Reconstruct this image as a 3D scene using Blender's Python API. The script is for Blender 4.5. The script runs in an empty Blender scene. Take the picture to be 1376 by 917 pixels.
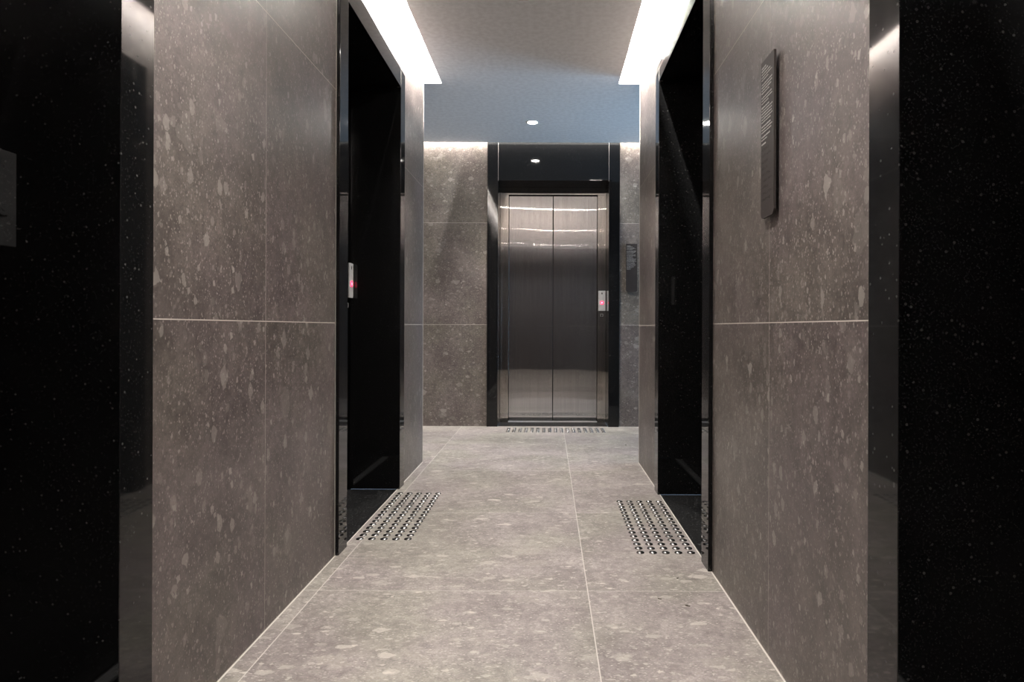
import bpy, bmesh, math, random
from mathutils import Vector, Matrix

# ------------------------------------------------------------------ camera, world, light, exposure
S = bpy.context.scene
COL = S.collection
CAM_H = 0.8815
XL, XR = -0.8187, 0.5956          # corridor wall faces
YB, YW = 5.757, 4.2305            # end wall, end of the side walls
H = 2.514                         # ceiling
SLOT_L, SLOT_R, SLOT_END = -0.7176, 0.4655, 4.335
Y_REAR = -1.25
X_WIN, X_WEST = 2.9, -2.4

cam_data = bpy.data.cameras.new('camera')
cam_data.sensor_width = 36.0
cam_data.lens = 870.0 / 1376.0 * 36.0
cam_data.shift_x = -(736.65 - 688.0) / 1376.0
cam_data.shift_y = -(458.5 - 440.3) / 1376.0
cam_data.clip_start = 0.02
cam = bpy.data.objects.new('camera', cam_data)
COL.objects.link(cam)
cam.matrix_world = (Matrix.Translation((0, 0, CAM_H)) @ Matrix.Rotation(math.radians(90), 4, 'X')
                    @ Matrix.Rotation(0.0034, 4, 'Z'))
S.camera = cam

S.view_settings.view_transform = 'Standard'
S.view_settings.look = 'None'
S.view_settings.exposure = 0.03
S.view_settings.gamma = 1.0
S.view_settings.use_curve_mapping = False
S.cycles.use_denoising = True
S.cycles.max_bounces = 10
S.cycles.diffuse_bounces = 6
S.cycles.glossy_bounces = 6
S.cycles.sample_clamp_indirect = 4.0
S.cycles.caustics_reflective = False
S.cycles.caustics_refractive = False

world = bpy.data.worlds.new('daylight')
S.world = world
world.use_nodes = True
world.node_tree.nodes['Background'].inputs[0].default_value = (0.55, 0.75, 1.0, 1)
world.node_tree.nodes['Background'].inputs[1].default_value = 1.2

COVE_W = 75.0        # watts per metre of cove strip
BACK_COVE_W = 16.0
SPOT_W = 200.0
WINDOW_W = 88.0
WARM = (1.0, 0.96, 0.92)
COVE_COL = (1.0, 0.95, 0.89)
DAY = (0.50, 0.73, 1.0)


def area_light(name, loc, rot, sx, sy, power, color):
    d = bpy.data.lights.new(name, 'AREA')
    d.shape = 'RECTANGLE'
    d.size, d.size_y, d.energy, d.color = sx, sy, power, color
    o = bpy.data.objects.new(name, d)
    COL.objects.link(o)
    o.location, o.rotation_euler = loc, rot
    return o


# strips hidden on top of the ceiling board's lip, shining down and across at the walls
def cove_light(name, lx, side, y0, y1):
    # side -1: wall lies towards -x ; +1: towards +x
    L = y1 - y0
    tilt = math.radians(70) * side
    return area_light(name, (lx, (y0 + y1) / 2, H + 0.125), (0, -tilt, 0), 0.02, L, COVE_W * L, COVE_COL)


cove_light('cove_strip_light_left', SLOT_L + 0.030, -1, -1.2, YW - 0.03)
cove_light('cove_strip_light_right', SLOT_R - 0.030, 1, -1.2, YW - 0.03)
area_light('cove_strip_light_back', ((X_WEST + X_WIN) / 2, YB - 0.040, H + 0.07), (0, 0, 0),
           X_WIN - X_WEST - 0.1, 0.012, BACK_COVE_W * (X_WIN - X_WEST), COVE_COL)
area_light('window_daylight', (X_WIN + 0.30, (YW + YB) / 2, 1.25), (0, math.radians(90), 0), 2.2, 1.4, WINDOW_W, DAY)


# ------------------------------------------------------------------ helpers
def tag(o, label=None, cat=None, group=None, kind=None):
    if label: o['label'] = label
    if cat: o['category'] = cat
    if group: o['group'] = group
    if kind: o['kind'] = kind
    return o


def empty(name, loc=(0, 0, 0), rz=0.0):
    o = bpy.data.objects.new(name, None)
    COL.objects.link(o)
    o.empty_display_size = 0.1
    o.location, o.rotation_euler = loc, (0, 0, rz)
    return o


def link_bm(name, bm, mat, parent=None, smooth=False):
    me = bpy.data.meshes.new(name)
    bm.normal_update()
    bm.to_mesh(me)
    bm.free()
    me.materials.append(mat)
    if smooth:
        for p in me.polygons:
            p.use_smooth = True
    o = bpy.data.objects.new(name, me)
    COL.objects.link(o)
    if parent is not None:
        o.parent = parent
    return o


def bx(bm, x0, x1, y0, y1, z0, z1, bevel=0.0):
    vs = [bm.verts.new((x, y, z)) for x in (x0, x1) for y in (y0, y1) for z in (z0, z1)]
    q = [(0, 1, 3, 2), (4, 6, 7, 5), (0, 4, 5, 1), (2, 3, 7, 6), (0, 2, 6, 4), (1, 5, 7, 3)]
    fs = [bm.faces.new([vs[i] for i in f]) for f in q]
    if bevel:
        es = list({e for f in fs for e in f.edges})
        bmesh.ops.bevel(bm, geom=es, offset=bevel, segments=2, affect='EDGES', profile=0.5)


def box_obj(name, mat, parent, *b, bevel=0.0):
    bm = bmesh.new()
    bx(bm, *b, bevel=bevel)
    return link_bm(name, bm, mat, parent)


def lathe(bm, prof, n=24, axis='z', org=(0, 0, 0)):
    rings = []
    for r, t in prof:
        ring = []
        for i in range(n):
            a = 2 * math.pi * i / n
            c, s = r * math.cos(a), r * math.sin(a)
            p = (c, s, t) if axis == 'z' else (c, t, s)
            ring.append(bm.verts.new((p[0] + org[0], p[1] + org[1], p[2] + org[2])))
        rings.append(ring)
    for a, b in zip(rings, rings[1:]):
        for i in range(n):
            bm.faces.new((a[i], a[(i + 1) % n], b[(i + 1) % n], b[i]))
    bm.faces.new(rings[0][::-1])
    bm.faces.new(rings[-1])
    bmesh.ops.recalc_face_normals(bm, faces=bm.faces)


# ------------------------------------------------------------------ materials
class NT:
    def __init__(self, name):
        self.m = bpy.data.materials.new(name)
        self.m.use_nodes = True
        self.t = self.m.node_tree
        self.b = self.t.nodes['Principled BSDF']

    def n(self, kind, **kw):
        nd = self.t.nodes.new(kind)
        for k, v in kw.items():
            setattr(nd, k, v)
        return nd

    def put(self, sock, v):
        if hasattr(v, 'node'):
            self.t.links.new(v, sock)
        else:
            sock.default_value = v

    def math(self, op, a, b=None, c=None, clamp=False):
        nd = self.n('ShaderNodeMath', operation=op, use_clamp=clamp)
        for i, v in enumerate((a, b, c)):
            if v is not None:
                self.put(nd.inputs[i], v)
        return nd.outputs[0]

    def vmath(self, op, a, b=None, scale=None):
        nd = self.n('ShaderNodeVectorMath', operation=op)
        self.put(nd.inputs[0], a)
        if b is not None: self.put(nd.inputs[1], b)
        if scale is not None: self.put(nd.inputs[3], scale)
        return nd.outputs['Value'] if op in ('LENGTH', 'DISTANCE', 'DOT_PRODUCT') else nd.outputs[0]

    def noise(self, vec, scale, detail=2.0, rough=0.5, color=False):
        nd = self.n('ShaderNodeTexNoise')
        self.put(nd.inputs['Vector'], vec)
        nd.inputs['Scale'].default_value = scale
        nd.inputs['Detail'].default_value = detail
        nd.inputs['Roughness'].default_value = rough
        return nd.outputs['Color' if color else 'Fac']

    def ramp(self, v, a, b, lo=0.0, hi=1.0, smooth=True):
        nd = self.n('ShaderNodeMapRange', interpolation_type='SMOOTHSTEP' if smooth else 'LINEAR')
        nd.clamp = True
        self.put(nd.inputs[0], v)
        nd.inputs[1].default_value, nd.inputs[2].default_value = a, b
        nd.inputs[3].default_value, nd.inputs[4].default_value = lo, hi
        return nd.outputs[0]

    def mix(self, f, a, b):
        nd = self.n('ShaderNodeMix', data_type='RGBA')
        self.put(nd.inputs[0], f)
        self.put(nd.inputs[6], a if hasattr(a, 'node') else (*a, 1))
        self.put(nd.inputs[7], b if hasattr(b, 'node') else (*b, 1))
        return nd.outputs[2]

    def mulc(self, a, b):
        nd = self.n('ShaderNodeMix', data_type='RGBA', blend_type='MULTIPLY')
        nd.inputs[0].default_value = 1.0
        self.put(nd.inputs[6], a)
        self.put(nd.inputs[7], b)
        return nd.outputs[2]

    def obj(self):
        return self.n('ShaderNodeTexCoord').outputs['Object']

    def sep(self, v):
        nd = self.n('ShaderNodeSeparateXYZ')
        self.put(nd.inputs[0], v)
        return nd.outputs

    def comb(self, x, y, z):
        nd = self.n('ShaderNodeCombineXYZ')
        for i, v in enumerate((x, y, z)):
            self.put(nd.inputs[i], v)
        return nd.outputs[0]


def plain(name, col, rough=0.5, metal=0.0, spec=0.5, emis=None, strength=0.0):
    k = NT(name)
    # a faint tone variation keeps even plain surfaces procedural
    v = k.noise(k.obj(), 35.0, 3.0)
    c = k.mix(k.ramp(v, 0.3, 0.7), tuple(x * 0.94 for x in col), tuple(min(1, x * 1.05) for x in col))
    k.put(k.b.inputs['Base Color'], c)
    k.b.inputs['Roughness'].default_value = rough
    k.b.inputs['Metallic'].default_value = metal
    k.b.inputs['Specular IOR Level'].default_value = spec
    if emis:
        k.b.inputs['Emission Color'].default_value = (*emis, 1)
        k.b.inputs['Emission Strength'].default_value = strength
    return k.m


def stone(name, ua, va, u0, uw, v0, vw, seed, gu=0.0011, gv=0.0013, edges=(), rough=0.36,
          dark=(0.078, 0.065, 0.061), light=(0.132, 0.112, 0.104), gcol=(0.52, 0.47, 0.42), gmix_u=0.65, gain=0.85):
    """conglomerate stone tiles: ua / va are the axes along the face, joints every uw / vw"""
    k = NT(name)
    P = k.obj()
    s = k.sep(P)
    u, v = s[ua], s[va]
    tu = k.math('DIVIDE', k.math('SUBTRACT', u, u0), uw)
    tv = k.math('DIVIDE', k.math('SUBTRACT', v, v0), vw)
    iu, iv = k.math('FLOOR', tu), k.math('FLOOR', tv)
    wn = k.n('ShaderNodeTexWhiteNoise', noise_dimensions='3D')
    k.put(wn.inputs['Vector'], k.comb(iu, iv, seed))
    rnd = wn.outputs['Color']
    Q = k.vmath('ADD', P, k.vmath('SCALE', rnd, scale=17.0))
    warp = k.vmath('SCALE', k.vmath('SUBTRACT', k.noise(Q, 16.0, 3.0, 0.6, color=True), (0.5, 0.5, 0.5)), scale=0.055)
    W = k.vmath('ADD', Q, warp)
    warp2 = k.vmath('SCALE', k.vmath('SUBTRACT', k.noise(Q, 70.0, 2.0, 0.6, color=True), (0.5, 0.5, 0.5)), scale=0.010)
    W2 = k.vmath('ADD', W, warp2)
    # matrix: broad tone, mid mottling and fine grit
    base = k.mix(k.ramp(k.noise(Q, 4.0, 5.0, 0.65), 0.32, 0.70), dark, light)
    mo = k.ramp(k.noise(W, 30.0, 7.0, 0.85), 0.30, 0.70, 0.54, 1.42, smooth=False)
    g = k.noise(Q, 150.0, 4.0, 0.75)
    gm = k.math('MULTIPLY', mo, k.ramp(g, 0.28, 0.72, 0.74, 1.26, smooth=False))
    base = k.mulc(base, k.comb(gm, gm, gm))
    # greenish / mauve drift
    drift = k.ramp(k.noise(Q, 2.2, 2.0), 0.38, 0.62)
    base = k.mulc(base, k.mix(drift, (1.02, 0.98, 1.01), (0.99, 1.0, 0.95)))

    def clasts(col, vec, scale, prob, rad, lo, hi, amount, soft=0.10, seedv=(0, 0, 0), rot=0.5, metric='MANHATTAN'):
        vo = k.n('ShaderNodeTexVoronoi', voronoi_dimensions='3D', feature='F1', distance=metric)
        mp = k.n('ShaderNodeMapping')
        k.put(mp.inputs[0], k.vmath('ADD', vec, seedv))
        mp.inputs['Rotation'].default_value = (rot, rot * 1.7, rot * 2.3)
        mp.inputs['Scale'].default_value = (0.75, 1.45, 1.0)
        k.put(vo.inputs['Vector'], mp.outputs[0])
        vo.inputs['Scale'].default_value = scale
        c = k.sep(vo.outputs['Color'])
        d = vo.outputs['Distance']
        r = k.math('MULTIPLY_ADD', c[1], rad * 0.7, rad * 0.45)
        m = k.math('SUBTRACT', r, d)
        m = k.ramp(m, 0.0, soft)
        m = k.math('MULTIPLY', m, k.math('LESS_THAN', c[0], prob))
        m = k.math('MULTIPLY', m, k.math('MULTIPLY_ADD', c[2], amount * 0.75, amount * 0.25))
        tone = k.mix(c[1], tuple(x * gain for x in lo), tuple(x * gain for x in hi))
        return k.mix(m, col, tone)

    warp3 = k.vmath('SCALE', k.vmath('SUBTRACT', k.noise(Q, 45.0, 3.0, 0.7, color=True), (0.5, 0.5, 0.5)), scale=0.020)
    W3 = k.vmath('ADD', Q, warp3)
    W4 = k.vmath('ADD', Q, warp2)
    base = clasts(base, W, 8.0, 0.20, 0.60, (0.14, 0.125, 0.115), (0.27, 0.245, 0.215), 0.42, 0.05, rot=0.3)
    base = clasts(base, W3, 14.0, 0.12, 0.55, (0.21, 0.19, 0.17), (0.42, 0.385, 0.345), 0.66, 0.04, (3.1, 0, 0), 1.1)
    base = clasts(base, W3, 13.0, 0.10, 0.50, (0.075, 0.065, 0.060), (0.11, 0.096, 0.09), 0.55, 0.12, (0, 7.7, 0), 2.0)
    base = clasts(base, W3, 26.0, 0.15, 0.50, (0.19, 0.17, 0.15), (0.38, 0.35, 0.31), 0.65, 0.06, (0, 3, 5.3), 2.8, 'EUCLIDEAN')
    base = clasts(base, W4, 40.0, 0.24, 0.54, (0.22, 0.195, 0.175), (0.44, 0.405, 0.36), 0.70, 0.08, (0, 0, 5.3), 0.8)
    base = clasts(base, W4, 66.0, 0.42, 0.56, (0.19, 0.17, 0.15), (0.40, 0.37, 0.33), 0.65, 0.12, (1.3, 2.1, 0), 1.7)
    base = clasts(base, W4, 90.0, 0.36, 0.56, (0.065, 0.056, 0.052), (0.11, 0.096, 0.09), 0.65, 0.2, (5.3, 1.1, 2), 2.6)
    base = clasts(base, Q, 160.0, 0.34, 0.5, (0.28, 0.25, 0.225), (0.46, 0.42, 0.38), 0.7, 0.2, (9.3, 1.1, 2), 0.2, 'EUCLIDEAN')
    # joints
    fu, fv = k.math('FRACT', tu), k.math('FRACT', tv)
    du = k.math('MULTIPLY', k.math('MINIMUM', fu, k.math('SUBTRACT', 1.0, fu)), uw)
    dv = k.math('MULTIPLY', k.math('MINIMUM', fv, k.math('SUBTRACT', 1.0, fv)), vw)
    mu = k.math('MULTIPLY', k.math('LESS_THAN', du, gu), gmix_u)
    mv = k.math('LESS_THAN', dv, gv)
    mask = k.math('MAXIMUM', mu, mv)
    for ax, pos, wdt, ax2, lim, sgn in edges:
        dd = k.math('LESS_THAN', k.math('ABSOLUTE', k.math('SUBTRACT', s[ax], pos)), wdt)
        cond = k.math('LESS_THAN' if sgn < 0 else 'GREATER_THAN', s[ax2], lim)
        mask = k.math('MAXIMUM', mask, k.math('MULTIPLY', dd, cond))
    base = k.mix(mask, base, gcol)
    k.put(k.b.inputs['Base Color'], base)
    k.b.inputs['Specular IOR Level'].default_value = 0.5
    rr = k.ramp(g, 0.3, 0.7, rough - 0.05, rough + 0.07)
    k.put(k.b.inputs['Roughness'], k.math('MAXIMUM', rr, k.math('MULTIPLY', mask, 0.8)))
    bp = k.n('ShaderNodeBump')
    bp.inputs['Strength'].default_value = 0.25
    bp.inputs['Distance'].default_value = 0.0006
    k.put(bp.inputs['Height'], k.math('SUBTRACT', k.math('MULTIPLY', g, 0.5), mask))
    k.put(k.b.inputs['Normal'], bp.outputs[0])
    return k.m


def granite(name, rough=0.045, fleck=0.024, base=0.0045, coarse=False):
    k = NT(name)
    P = k.obj()
    col = (base, base, base * 1.05)
    c = k.mix(k.ramp(k.noise(P, 260.0, 3.0, 0.7), 0.45, 0.75), col, (base * 3, base * 3, base * 3.1))
    for sc, pr, f in ((420.0, 0.07, fleck), (170.0, 0.02, fleck * 2.2)) + (((90.0, 0.22, fleck * 0.35),) if coarse else ()):
        vo = k.n('ShaderNodeTexVoronoi', voronoi_dimensions='3D', feature='F1')
        k.put(vo.inputs['Vector'], P)
        vo.inputs['Scale'].default_value = sc
        cc = k.sep(vo.outputs['Color'])
        m = k.math('MULTIPLY', k.math('LESS_THAN', cc[0], pr), k.math('LESS_THAN', vo.outputs['Distance'], 0.42))
        c = k.mix(m, c, (f, f, f * 0.97))
    k.put(k.b.inputs['Base Color'], c)
    k.b.inputs['Roughness'].default_value = rough
    k.b.inputs['Specular IOR Level'].default_value = 0.25 if coarse else 0.34
    if coarse:
        bp = k.n('ShaderNodeBump')
        bp.inputs['Strength'].default_value = 0.9
        bp.inputs['Distance'].default_value = 0.003
        k.put(bp.inputs['Height'], k.noise(P, 75.0, 5.0, 0.7))
        k.put(k.b.inputs['Normal'], bp.outputs[0])
    return k.m


def brushed(name, col, rough=0.07, spread=0.9, wave=0.0, axis='x'):
    """stainless steel brushed vertically: the grain scatters light sideways only"""
    k = NT(name)
    P = k.obj()
    s = k.sep(P)
    u = s[0] if axis == 'x' else s[1]
    # hairlines: a random sideways lean per quarter-millimetre line
    line = k.math('FLOOR', k.math('MULTIPLY', u, 20000.0))
    seg = k.math('FLOOR', k.math('MULTIPLY', s[2], 400.0))
    wn = k.n('ShaderNodeTexWhiteNoise', noise_dimensions='2D')
    k.put(wn.inputs['Vector'], k.comb(line, seg, 0.0))
    wc = k.sep(wn.outputs['Color'])
    # centre-weighted spread
    r = k.math('ADD', k.math('SUBTRACT', wc[0], 0.5), k.math('SUBTRACT', wc[1], 0.5))
    r3 = k.math('MULTIPLY', r, spread)
    geo = k.n('ShaderNodeNewGeometry')
    up = k.comb(0.0, 0.0, 1.0)
    vt = k.n('ShaderNodeVectorTransform', vector_type='VECTOR', convert_from='OBJECT', convert_to='WORLD')
    k.put(vt.inputs[0], (1.0, 0.0, 0.0) if axis == 'x' else (0.0, 1.0, 0.0))
    side = k.vmath('SCALE', vt.outputs[0], scale=r3)
    N = k.vmath('ADD', geo.outputs['Normal'], side)
    if wave:
        w1 = k.math('SUBTRACT', k.noise(k.comb(u, 0.0, k.math('MULTIPLY', s[2], 0.12)), 2.6, 0.5), 0.5)
        N = k.vmath('ADD', N, k.vmath('SCALE', up, scale=k.math('MULTIPLY', w1, wave)))
    N = k.vmath('NORMALIZE', N)
    k.put(k.b.inputs['Normal'], N)
    streak = k.noise(k.comb(k.math('MULTIPLY', u, 90.0), k.math('MULTIPLY', s[2], 1.2), 0.0), 1.0, 4.0, 0.6)
    c = k.mix(k.ramp(streak, 0.25, 0.75), tuple(x * 0.86 for x in col), tuple(min(1, x * 1.06) for x in col))
    k.put(k.b.inputs['Base Color'], c)
    k.b.inputs['Metallic'].default_value = 1.0
    k.b.inputs['Roughness'].default_value = rough
    return k.m


VJ = 0.8965   # height of a tile course
STONE = dict(v0=0.0, vw=0.904)
m_wall_left = stone('stone_wall_left', 1, 2, 1.876, 0.82, 0.0, 0.8965, 1.0)
m_wall_right = stone('stone_wall_right', 1, 2, 1.745, 0.8365, 0.0, 0.8965, 2.0)
m_wall_back = stone('stone_wall_back', 0, 2, -0.3, 0.9, 0.0, 0.905, 3.0,
                    dark=(0.104, 0.088, 0.077), light=(0.165, 0.142, 0.126))
m_wall_misc = stone('stone_wall_misc', 1, 2, 0.0, 0.9, 0.0, 0.905, 5.0)
m_floor = stone('stone_floor', 0, 1, 0.135, 0.90, 2.165 - 0.91 * 6, 0.91, 4.0, gu=0.0016, gv=0.0009,
                edges=((0, XL + 0.003, 0.0022, 1, YW, -1), (0, XR - 0.003, 0.0022, 1, YW, -1),
                       (1, YB - 0.004, 0.003, 2, -5.0, 1)),
                dark=(0.215, 0.194, 0.178), light=(0.325, 0.298, 0.274), gcol=(0.62, 0.58, 0.53), gain=1.5, gmix_u=0.8, rough=0.38)
m_paint = plain('white_ceiling_paint', (0.86, 0.90, 0.93), 0.9, spec=0.1)
m_cove = plain('white_cove_paint', (0.85, 0.85, 0.84), 0.9, spec=0.1)
m_granite = granite('polished_black_granite')
m_granite_floor = granite('black_granite_floor', rough=0.40, fleck=0.13, base=0.004, coarse=True)
m_steel = brushed('brushed_steel', (0.50, 0.49, 0.49), 0.025, 0.27, wave=0.012)
m_steel_frame = brushed('brushed_steel_frame', (0.50, 0.47, 0.44), 0.03, 0.27, wave=0.012)
m_plate = plain('satin_aluminium', (0.62, 0.62, 0.62), 0.45, 0.35)
m_grout = plain('pale_grout', (0.34, 0.32, 0.30), 0.7)
m_trim = plain('satin_trim_metal', (0.70, 0.68, 0.64), 0.35, 0.6)
m_stud = plain('polished_stud_steel', (0.20, 0.195, 0.19), 0.25, 1.0)
m_black_metal = plain('satin_black_metal', (0.02, 0.02, 0.021), 0.22, 0.9)
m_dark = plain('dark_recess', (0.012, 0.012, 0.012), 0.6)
m_red = plain('red_glow', (0.6, 0.02, 0.04), 0.4, emis=(1.0, 0.03, 0.09), strength=4.0)
m_red_core = plain('red_core', (0.8, 0.3, 0.3), 0.4, emis=(1.0, 0.25, 0.30), strength=2.5)
m_lens = plain('lamp_lens', (0.9, 0.9, 0.9), 0.4, emis=(1.0, 0.95, 0.88), strength=330.0)
m_white_rim = plain('white_lamp_rim', (0.75, 0.75, 0.74), 0.5)
m_sign = plain('dark_bronze_sign', (0.036, 0.030, 0.028), 0.5, spec=0.2)
m_sign_text = plain('pale_sign_lettering', (0.50, 0.48, 0.46), 0.5)
m_rear = plain('dark_grey_wall', (0.075, 0.080, 0.092), 0.5)
m_debris = plain('dry_leaf', (0.06, 0.045, 0.03), 0.8)
m_alu_frame = plain('window_frame_metal', (0.10, 0.10, 0.11), 0.4, 0.5)

kg = NT('window_glass')
_fr = kg.n('ShaderNodeFresnel')
_fr.inputs[0].default_value = 1.45
_tr = kg.n('ShaderNodeBsdfTransparent')
_tr.inputs[0].default_value = (0.9, 0.95, 0.97, 1)
_gl = kg.n('ShaderNodeBsdfGlossy')
_gl.inputs['Roughness'].default_value = 0.01
_mx = kg.n('ShaderNodeMixShader')
kg.put(_mx.inputs[0], _fr.outputs[0])
kg.put(_mx.inputs[1], _tr.outputs[0])
kg.put(_mx.inputs[2], _gl.outputs[0])
kg.t.links.new(_mx.outputs[0], kg.t.nodes['Material Output'].inputs['Surface'])
m_glass = kg.m

# ------------------------------------------------------------------ the lifts' places
# (inner near Y, inner far Y) of every side opening; frames are 0.1 m wide
L_FAR = (2.594, 3.516)
L_NEAR = (0.266, 1.216)
R_FAR = (2.443, 3.418)
R_NEAR = (0.098, 1.073)
FW = 0.102
B_OPEN = (-0.448, 0.535)
BFW = 0.095
TOPZ = 2.70       # far lift: granite runs up past the ceiling
SIDE_TOP = 2.285   # side lifts: a plain band over the opening, stone above
HEAD = 2.185
RECESS = 0.26

# ------------------------------------------------------------------ room shell
SL = 2.72   # underside of the slab above the ceiling board


def side_wall(name, x_face, sgn, opens, mat):
    bm = bmesh.new()
    xo = x_face + sgn * 0.5
    x0, x1 = min(x_face, xo), max(x_face, xo)
    y = Y_REAR
    for a, b in opens:
        a2, b2 = a - FW, b + FW
        bx(bm, x0, x1, y, a2, 0, SL)
        bx(bm, x0, x1, a2, b2, SIDE_TOP, SL)
        # closing wall behind the lift
        c0, c1 = sorted((x_face + sgn * 0.44, xo))
        bx(bm, c0, c1, a2, b2, 0, SIDE_TOP)
        y = b2
    bx(bm, x0, x1, y, YW, 0, SL)
    return tag(link_bm(name, bm, mat), kind='structure')


side_wall('wall_left', XL, -1, (L_NEAR, L_FAR), m_wall_left)
side_wall('wall_right', XR, 1, (R_NEAR, R_FAR), m_wall_right)

bm = bmesh.new()
bx(bm, X_WEST - 0.1, B_OPEN[0] - BFW, YB, YB + 0.5, 0, SL)
bx(bm, B_OPEN[1] + BFW + 0.004, X_WIN + 0.1, YB, YB + 0.5, 0, SL)
bx(bm, B_OPEN[0] - BFW, B_OPEN[1] + BFW + 0.004, YB, YB + 0.5, TOPZ, SL)
bx(bm, B_OPEN[0] - BFW, B_OPEN[1] + BFW + 0.004, YB + 0.44, YB + 0.5, 0, TOPZ)
tag(link_bm('wall_back', bm, m_wall_back), kind='structure')

tag(box_obj('wall_rear', m_rear, None, XL - 0.5, XR + 0.5, Y_REAR - 0.15, Y_REAR, 0, SL), kind='structure')
tag(box_obj('wall_west', m_wall_misc, None, X_WEST - 0.1, X_WEST, YW, YB, 0, SL), kind='structure')
# walls closing the cross passage towards the camera
bm = bmesh.new()
bx(bm, X_WEST - 0.1, XL - 0.5, YW - 0.1, YW, 0, SL)
tag(link_bm('wall_passage_left', bm, m_wall_back), kind='structure')
bm = bmesh.new()
bx(bm, XR + 0.5, X_WIN + 0.1, YW - 0.1, YW, 0, SL)
tag(link_bm('wall_passage_right', bm, m_wall_back), kind='structure')
# window wall at the right end of the cross passage
bm = bmesh.new()
bx(bm, X_WIN, X_WIN + 0.12, YW, YB, 0, 0.10)
bx(bm, X_WIN, X_WIN + 0.12, YW, YB, 2.40, SL)
bx(bm, X_WIN, X_WIN + 0.12, YW, YW + 0.06, 0.10, 2.40)
bx(bm, X_WIN, X_WIN + 0.12, YB - 0.06, YB, 0.10, 2.40)
tag(link_bm('wall_east', bm, m_wall_misc), kind='structure')
win = tag(empty('window_1', (X_WIN + 0.06, (YW + YB) / 2, 0.10)), kind='structure')
hw = (YB - YW) / 2 - 0.06
bm = bmesh.new()
bx(bm, -0.02, 0.02, -hw, hw, 0, 0.05)
bx(bm, -0.02, 0.02, -hw, hw, 2.25, 2.30)
for yy in (-hw, -0.025, hw - 0.05):
    bx(bm, -0.02, 0.02, yy, yy + 0.05, 0.05, 2.25)
link_bm('window_frame', bm, m_alu_frame, win)
box_obj('pane', m_glass, win, -0.004, 0.004, -hw + 0.05, -0.025, 0.05, 2.25)
box_obj('pane', m_glass, win, -0.004, 0.004, 0.025, hw - 0.05, 0.05, 2.25)

# floor
bm = bmesh.new()
bx(bm, XL, XR, Y_REAR, YW, -0.1, 0)
bx(bm, X_WEST, X_WIN, YW, YB, -0.1, 0)
tag(link_bm('floor', bm, m_floor), kind='structure')

# ceiling board with slots along both side walls and the end wall
bm = bmesh.new()
T = 0.018
bx(bm, SLOT_L, SLOT_R, Y_REAR, SLOT_END, H, H + T)
bx(bm, X_WEST, X_WIN, SLOT_END, YB - 0.048, H, H + T)
bx(bm, X_WEST, XL - 0.10, YW, SLOT_END, H, H + T)
bx(bm, XR + 0.10, X_WIN, YW, SLOT_END, H, H + T)
tag(link_bm('ceiling', bm, m_paint), kind='structure')
# slab and cove linings above it
bm = bmesh.new()
bx(bm, XL - 0.2, XR + 0.2, Y_REAR, YW, SL, SL + 0.1)
bx(bm, X_WEST, X_WIN, YW, YB, SL, SL + 0.1)
tag(link_bm('ceiling_slab', bm, m_cove), kind='structure')
bm = bmesh.new()
bx(bm, SLOT_L + 0.16, SLOT_L + 0.17, Y_REAR, SLOT_END + 0.1, H + T, SL)
bx(bm, SLOT_R - 0.17, SLOT_R - 0.16, Y_REAR, SLOT_END + 0.1, H + T, SL)
bx(bm, XL - 0.10, SLOT_L + 0.16, SLOT_END, SLOT_END + 0.01, H + T, SL)
bx(bm, SLOT_R - 0.16, XR + 0.10, SLOT_END, SLOT_END + 0.01, H + T, SL)
bx(bm, XL - 0.11, XL - 0.10, YW, SLOT_END, H + T, SL)
bx(bm, XR + 0.10, XR + 0.11, YW, SLOT_END, H + T, SL)
bx(bm, X_WEST, X_WIN, YB - 0.20, YB - 0.19, H + T, SL)
tag(link_bm('trim_1', bm, m_cove), kind='structure')

# slim metal edge trims on the outer corners of the stone
bm = bmesh.new()
bx(bm, XL - 0.003, XL + 0.0016, YW - 0.003, YW + 0.0016, 0, SL)
tag(link_bm('trim_2', bm, m_trim), kind='structure')
bm = bmesh.new()
bx(bm, XR - 0.0016, XR + 0.003, YW - 0.003, YW + 0.0016, 0, SL)
tag(link_bm('trim_3', bm, m_trim), kind='structure')
bm = bmesh.new()
bx(bm, XL, XL + 0.0022, L_FAR[0] - FW - 0.006, L_FAR[0] - FW - 0.001, 0, H)
tag(link_bm('trim_4', bm, m_trim), kind='structure')


# ------------------------------------------------------------------ lifts
def ring_bm(r0, r1, y0, y1, cx, cz, n=28):
    bm = bmesh.new()
    prof = [(r0, y1), (r0, y0), (r1, y0), (r1, y1)]
    rings = []
    for r, t in prof:
        rings.append([bm.verts.new((cx + r * math.cos(2 * math.pi * i / n), t, cz + r * math.sin(2 * math.pi * i / n)))
                      for i in range(n)])
    for a, b in zip(rings, rings[1:] + rings[:1]):
        for i in range(n):
            bm.faces.new((a[i], a[(i + 1) % n], b[(i + 1) % n], b[i]))
    bmesh.ops.recalc_face_normals(bm, faces=bm.faces)
    return bm


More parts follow.
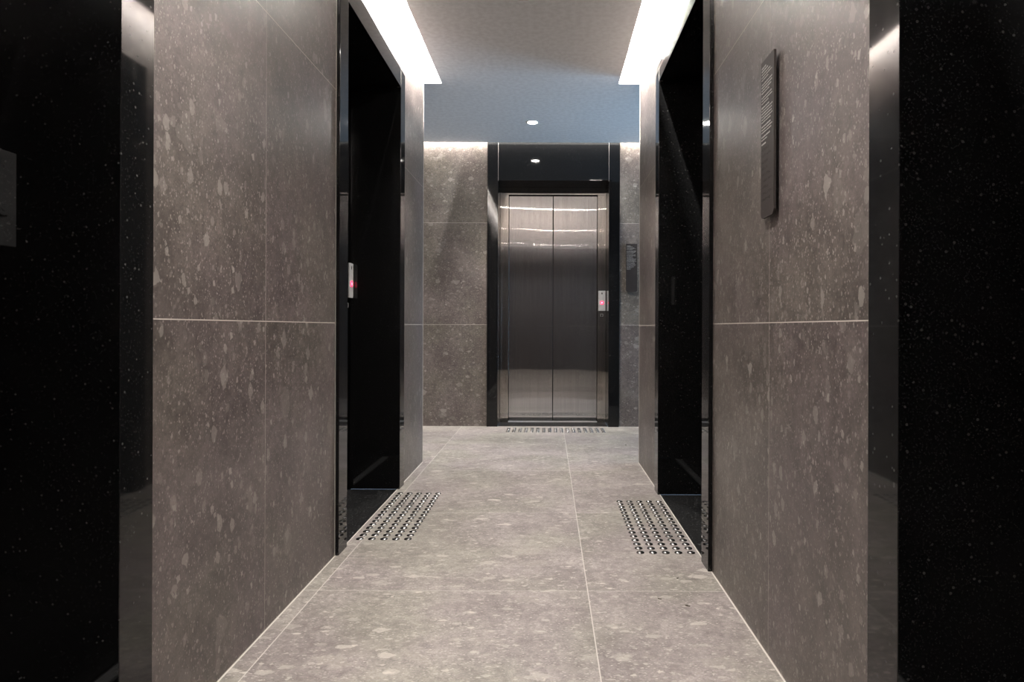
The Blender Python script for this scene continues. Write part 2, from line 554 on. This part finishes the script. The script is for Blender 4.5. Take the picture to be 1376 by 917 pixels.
def make_lift(loc, rz, w, fw, label, lit=True, steel=False):
    """local x = right when facing the lift, local y = into the wall"""
    t = empty('elevator', loc, rz)
    tag(t, label, 'elevator')
    a = w / 2
    top = TOPZ if steel else SIDE_TOP
    P = 0.015
    D = RECESS
    for s in (-1, 1):
        x0, x1 = sorted((s * a, s * (a + fw)))
        box_obj('granite_jamb', m_granite, t, x0, x1, -P, 0.43, 0, top, bevel=0.0012)
    bm = bmesh.new()
    bx(bm, -a + 0.0015, a - 0.0015, -P, 0.43, HEAD, top, bevel=0.0012)
    link_bm('granite_lintel', bm, m_granite, t)
    for s in (-1, 1):
        x0, x1 = sorted((s * (a - 0.0016), s * (a + 0.0008)))
        box_obj('grout_joint', m_grout, t, x0, x1, -P - 0.0006, -P + 0.02, HEAD, top)
    th = box_obj('threshold_slab', m_granite_floor, t, -a, a, -0.0005, D + 0.12, -0.1, 0.0)
    # steel architrave: two posts and a head
    AW = 0.078
    zt = 2.115
    bm = bmesh.new()
    for s in (-1, 1):
        x0, x1 = sorted((s * (a - AW), s * (a - 0.001)))
        bx(bm, x0, x1, D, D + 0.12, 0.0, zt, bevel=0.0015)
        x0, x1 = sorted((s * (a - 0.016), s * (a - 0.001)))
        bx(bm, x0, x1, D - 0.012, D + 0.0, 0.0, HEAD - 0.002, bevel=0.001)
    bx(bm, -a + 0.001, a - 0.001, D, D + 0.12, zt, HEAD - 0.001, bevel=0.0015)
    link_bm('architrave', bm, m_steel_frame if steel else m_black_metal, t)
    for s in (-1, 1):
        x0, x1 = sorted((s * 0.0028, s * (a - AW - 0.0022)))
        box_obj('door_panel', m_steel if steel else m_black_metal, t, x0, x1, D + 0.035, D + 0.065, 0.012, zt - 0.006, bevel=0.002)
    # dark sheet behind the doors, standing in for the shade in their gaps
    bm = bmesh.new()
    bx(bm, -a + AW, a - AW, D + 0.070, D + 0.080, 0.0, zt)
    link_bm('door_gap_shade', bm, m_dark, t)
    bm = bmesh.new()
    bx(bm, -a + AW, a - AW, D - 0.002, D + 0.034, 0.0, 0.007)
    for yy in (0.008, 0.018, 0.028):
        bx(bm, -a + AW + 0.004, a - AW - 0.004, D + yy - 0.001, D + yy + 0.001, 0.007, 0.009)
    link_bm('door_sill', bm, m_plate, t)
    if True:
        cx, cz = a - AW / 2 + 0.001, 1.130
        pn = box_obj('call_panel', m_plate, t, cx - 0.033, cx + 0.033, D - 0.021, D - 0.013, cz - 0.093, cz + 0.093, bevel=0.0015)
        pb = box_obj('mounting_box', m_dark, pn, cx - 0.030, cx + 0.030, D - 0.013, D + 0.002, cz - 0.090, cz + 0.090)
        y = D - 0.021
        zc = cz - 0.018
        link_bm('button_halo', ring_bm(0.0085, 0.0165, y - 0.003, y + 0.001, cx, zc), m_red if lit else m_plate, pn)
        bm = bmesh.new()
        lathe(bm, [(0.0082, 0.0), (0.0082, -0.0032), (0.0070, -0.0038)], 24, 'y', (cx, y, zc))
        link_bm('call_button', bm, m_red_core if lit else m_plate, pn)
        # key symbol near the top of the plate
        bm = bmesh.new()
        zs = cz + 0.070
        bx(bm, cx - 0.0055, cx + 0.0055, y - 0.0008, y + 0.0005, zs - 0.006, zs + 0.003)
        bx(bm, cx - 0.003, cx + 0.003, y - 0.0008, y + 0.0005, zs + 0.003, zs + 0.008)
        bx(bm, cx - 0.006, cx - 0.003, y - 0.0008, y + 0.0005, zs - 0.011, zs - 0.006)
        bx(bm, cx + 0.001, cx + 0.004, y - 0.0008, y + 0.0005, zs - 0.011, zs - 0.006)
        link_bm('symbol', bm, m_dark if lit else m_plate, pn)
        # little square outline on the steel under the plate
        bm = bmesh.new()
        zq, q, e = 0.998, 0.012, 0.0022
        yq = D
        bx(bm, cx - q, cx + q, yq - 0.0015, yq, zq + q - e, zq + q)
        bx(bm, cx - q, cx - 0.004, yq - 0.0015, yq, zq - q, zq - q + e)
        bx(bm, cx + 0.004, cx + q, yq - 0.0015, yq, zq - q, zq - q + e)
        bx(bm, cx - q, cx - q + e, yq - 0.0015, yq, zq - q, zq + q)
        bx(bm, cx + q - e, cx + q, yq - 0.0015, yq, zq - q, zq + q)
        tag(link_bm('marking', bm, m_plate, t), 'small square outline mark below the call panel')
    return t


def mid(p): return (p[0] + p[1]) / 2


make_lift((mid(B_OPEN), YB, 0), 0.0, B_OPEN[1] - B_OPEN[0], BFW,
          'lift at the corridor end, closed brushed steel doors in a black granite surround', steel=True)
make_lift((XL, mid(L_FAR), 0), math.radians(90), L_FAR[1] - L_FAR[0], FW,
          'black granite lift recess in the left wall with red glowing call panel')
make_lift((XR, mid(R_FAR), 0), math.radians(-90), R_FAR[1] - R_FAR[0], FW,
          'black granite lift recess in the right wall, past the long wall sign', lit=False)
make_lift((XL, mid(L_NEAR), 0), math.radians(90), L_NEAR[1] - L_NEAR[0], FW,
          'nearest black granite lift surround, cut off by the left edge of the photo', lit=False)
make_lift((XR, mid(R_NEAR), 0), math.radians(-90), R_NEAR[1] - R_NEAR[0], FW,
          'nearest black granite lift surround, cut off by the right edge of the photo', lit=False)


# ------------------------------------------------------------------ tactile studs
def stud_mesh():
    bm = bmesh.new()
    prof = [(0.0160, 0.0), (0.0158, 0.0010), (0.0148, 0.0026), (0.0138, 0.0034), (0.0128, 0.0034), (0.0122, 0.0027),
            (0.0112, 0.0026), (0.0104, 0.0036), (0.0085, 0.0048), (0.0050, 0.0056), (0.0015, 0.0058)]
    lathe(bm, prof, 20)
    return bm


stud0 = link_bm('tactile_stud', stud_mesh(), m_stud, None, smooth=True)
first = True
mats = (
    ([-0.779 + 0.0499 * i for i in range(5)], [2.688 + 0.0490 * j for j in range(16)],
     'left', 'tactile studs before the left lift recess'),
    ([0.364 + 0.0497 * i for i in range(5)], [2.536 + 0.0494 * j for j in range(16)],
     'right', 'tactile studs before the right lift recess'),
    ([-0.339 + 0.0506 * i for i in range(17)], [5.445 + 0.050 * j for j in range(5)],
     'far', 'tactile studs before the far lift'),
)
ORD = ('first second third fourth fifth sixth seventh eighth ninth tenth eleventh twelfth thirteenth fourteenth '
       'fifteenth sixteenth seventeenth').split()
for xs, ys, pad, grp in mats:
    for j, y in enumerate(ys):
        for i, x in enumerate(xs):
            if first:
                o, first = stud0, False
            else:
                o = stud0.copy()
                COL.objects.link(o)
            o.location = (x, y, 0.0)
            if pad == 'right':
                i = len(xs) - 1 - i
            side = 'left' if pad == 'far' else 'wall'
            what = 'far strip' if pad == 'far' else pad + ' pad'
            tag(o, 'round steel stud in the %s, %s row from the front, %s from the %s' % (what, ORD[j], ORD[i], side),
                'tactile stud', grp)


# ------------------------------------------------------------------ downlights
def make_downlight(x, y, label):
    t = empty('downlight', (x, y, H))
    tag(t, label, 'ceiling light', None)
    bm = bmesh.new()
    n = 36
    prof = [(0.036, 0.010), (0.036, -0.001), (0.040, -0.004), (0.050, -0.003), (0.052, 0.0)]
    rings = [[bm.verts.new((r * math.cos(2 * math.pi * i / n), r * math.sin(2 * math.pi * i / n), z)) for i in range(n)]
             for r, z in prof]
    for a, b in zip(rings, rings[1:]):
        for i in range(n):
            bm.faces.new((a[i], a[(i + 1) % n], b[(i + 1) % n], b[i]))
    link_bm('trim_ring', bm, m_white_rim, t, smooth=True)
    bm = bmesh.new()
    lathe(bm, [(0.036, -0.0005), (0.036, -0.0020), (0.030, -0.0032)], 36)
    link_bm('lens', bm, m_lens, t)
    d = bpy.data.lights.new('downlight_beam', 'SPOT')
    d.energy, d.color = SPOT_W, WARM
    d.spot_size, d.spot_blend = math.radians(104), 1.0
    d.shadow_soft_size = 0.03
    o = bpy.data.objects.new('downlight_beam', d)
    COL.objects.link(o)
    o.parent = t
    o.location = (0, 0, -0.035)
    return t


make_downlight(-0.131, 5.15, 'small round recessed downlight glowing in the ceiling near the far lift')
make_downlight(-1.9, 4.78, 'added unseen downlight in the left side passage, brightening the end wall')  # added lamp, out of view, to brighten the left of the end wall
make_downlight(-0.131, 3.18, 'round recessed downlight just above the top edge of the photo')
make_downlight(-0.131, 1.25, 'round recessed downlight in the ceiling between the nearest lifts')
make_downlight(-0.131, -0.70, 'round recessed downlight in the ceiling behind the viewpoint')


# ------------------------------------------------------------------ signs
def make_sign(loc, rz, label, seed):
    """local x = right when facing, local y into the wall, origin bottom centre"""
    w, h = 0.100, 0.425
    t = empty('wall_sign', loc, rz)
    tag(t, label, 'sign')
    # plate outline with rounded lower corners
    pts = []
    r = 0.016
    for cx, a0 in ((w / 2 - r, -90), (-w / 2 + r, 180)):
        arc = [(cx + r * math.cos(math.radians(a0 + 90 * i / 8)), r + r * math.sin(math.radians(a0 + 90 * i / 8))) for i in range(9)]
        if a0 == -90:
            right = arc
        else:
            left = arc
    rt = 0.002
    outline = left + right + [(w / 2, h - rt), (w / 2 - rt, h), (-w / 2 + rt, h), (-w / 2, h - rt)]
    bm = bmesh.new()
    y0, y1 = -0.016, -0.010
    f = [bm.verts.new((x, y0, z)) for x, z in outline]
    b = [bm.verts.new((x, y1, z)) for x, z in outline]
    bm.faces.new(f)
    bm.faces.new(b[::-1])
    n = len(outline)
    for i in range(n):
        bm.faces.new((f[i], f[(i + 1) % n], b[(i + 1) % n], b[i]))
    bmesh.ops.recalc_face_normals(bm, faces=bm.faces)
    link_bm('sign_plate', bm, m_sign, t)
    bm = bmesh.new()
    for z in (0.05, h / 2, h - 0.05):
        bx(bm, -0.02, 0.02, -0.010, 0.0, z - 0.012, z + 0.012)
    link_bm('standoff', bm, m_dark, t)
    # lines of small lettering, ragged at the right
    rnd = random.Random(seed)
    lines = [(0.42, 1), (0.58, 1), (0.78, 0), (0.92, 0), (0.60, 0), (-1, 0), (0.95, 0), (0.93, 0), (0.88, 0), (0.70, 0), (-1, 0),
             (0.93, 0), (0.96, 0), (0.62, 0), (-1, 0), (0.68, 1), (0.96, 0), (0.95, 0), (0.90, 0), (0.97, 0), (0.80, 0), (-1, 0),
             (0.80, 1), (0.94, 0), (0.88, 0), (-1, 0), (0.76, 1), (0.55, 0), (-1, 0), (0.42, 1)]
    z = h - 0.020
    bm = bmesh.new()
    x_left = -w / 2 + 0.006
    span = w - 0.013
    for frac, bold in lines:
        if frac < 0:
            z -= 0.0045
            continue
        hh = 0.0042 if bold else 0.0032
        x, xe = x_left, x_left + span * frac
        while x < xe - 0.003:
            nl = rnd.randint(2, 8)
            for _ in range(nl):
                lw = 0.0017
                if x + lw > xe: break
                ht = hh * rnd.choice((0.75, 0.75, 1.0, 1.0))
                # each letter: upright and a bar
                bx(bm, x, x + 0.0008, y0 - 0.0005, y0, z, z + ht)
                kind = rnd.random()
                zz = z + ht * (0.0 if kind < 0.35 else 0.45 if kind < 0.65 else 0.78)
                bx(bm, x + 0.0008, x + 0.0014, y0 - 0.0005, y0, zz, zz + hh * 0.24)
                if rnd.random() < 0.5:
                    bx(bm, x + 0.0012, x + 0.0017, y0 - 0.0005, y0, z, z + ht * 0.8)
                x += lw + 0.0004
            x += 0.0014
        z -= 0.0078
    link_bm('lettering', bm, m_sign_text, t)
    # braille rows in the lower half
    bm = bmesh.new()
    for row in range(9):
        zz = h * 0.43 - row * 0.017
        nx = rnd.randint(8, 15)
        for i in range(nx):
            for dx in (0, 0.0022):
                for dz in (0, 0.0024, 0.0048):
                    if rnd.random() < 0.5:
                        x = x_left + i * 0.0058 + dx
                        bx(bm, x - 0.0006, x + 0.0006, y0 - 0.0005, y0, zz + dz - 0.0006, zz + dz + 0.0006)
    link_bm('braille', bm, m_sign, t)
    return t


make_sign((XR, 1.7185, 1.178), math.radians(-90),
          'tall narrow dark bronze sign with pale small lettering on the near right stone wall', 3)
make_sign((0.738, YB, 1.2005), 0.0,
          'small dark sign with pale lettering on the end wall, right of the far lift', 3)


# ------------------------------------------------------------------ bits on the floor
def flake(px, py, label, ln, ang, seed):
    Y = 870 * CAM_H / (py - 440.3)
    X = (px - 736.65 - 0.0034 * (py - 440.3)) * Y / 870
    rnd = random.Random(seed)
    bm = bmesh.new()
    n = 9
    top, bot = [], []
    for i in range(n):
        a = 2 * math.pi * i / n
        x = ln * math.cos(a) * rnd.uniform(0.7, 1.1)
        y = ln * 0.28 * math.sin(a) * rnd.uniform(0.6, 1.4)
        top.append(bm.verts.new((x, y, 0.0014 + 0.0012 * rnd.random())))
        bot.append(bm.verts.new((x, y, 0.0)))
    bm.faces.new(top)
    bm.faces.new(bot[::-1])
    for i in range(n):
        bm.faces.new((bot[i], bot[(i + 1) % n], top[(i + 1) % n], top[i]))
    o = link_bm('leaf_fragment', bm, m_debris)
    o.location = (X, Y, 0)
    o.rotation_euler = (0, 0, ang)
    tag(o, label, 'debris', 'dry fragments on the floor')


flake(926, 814, 'largest dark dry fragment lying on the floor tiles near the right wall', 0.010, 2.6, 1)
flake(889, 805, 'thin dark sliver on the floor, left of the largest fragment', 0.006, 2.7, 2)
flake(913, 777, 'tiny dark crumb on the floor just in front of the right stud pad', 0.005, 0.6, 3)
flake(842, 598, 'tiny dark crumb far away on the floor right of the far lift', 0.007, 0.3, 4)
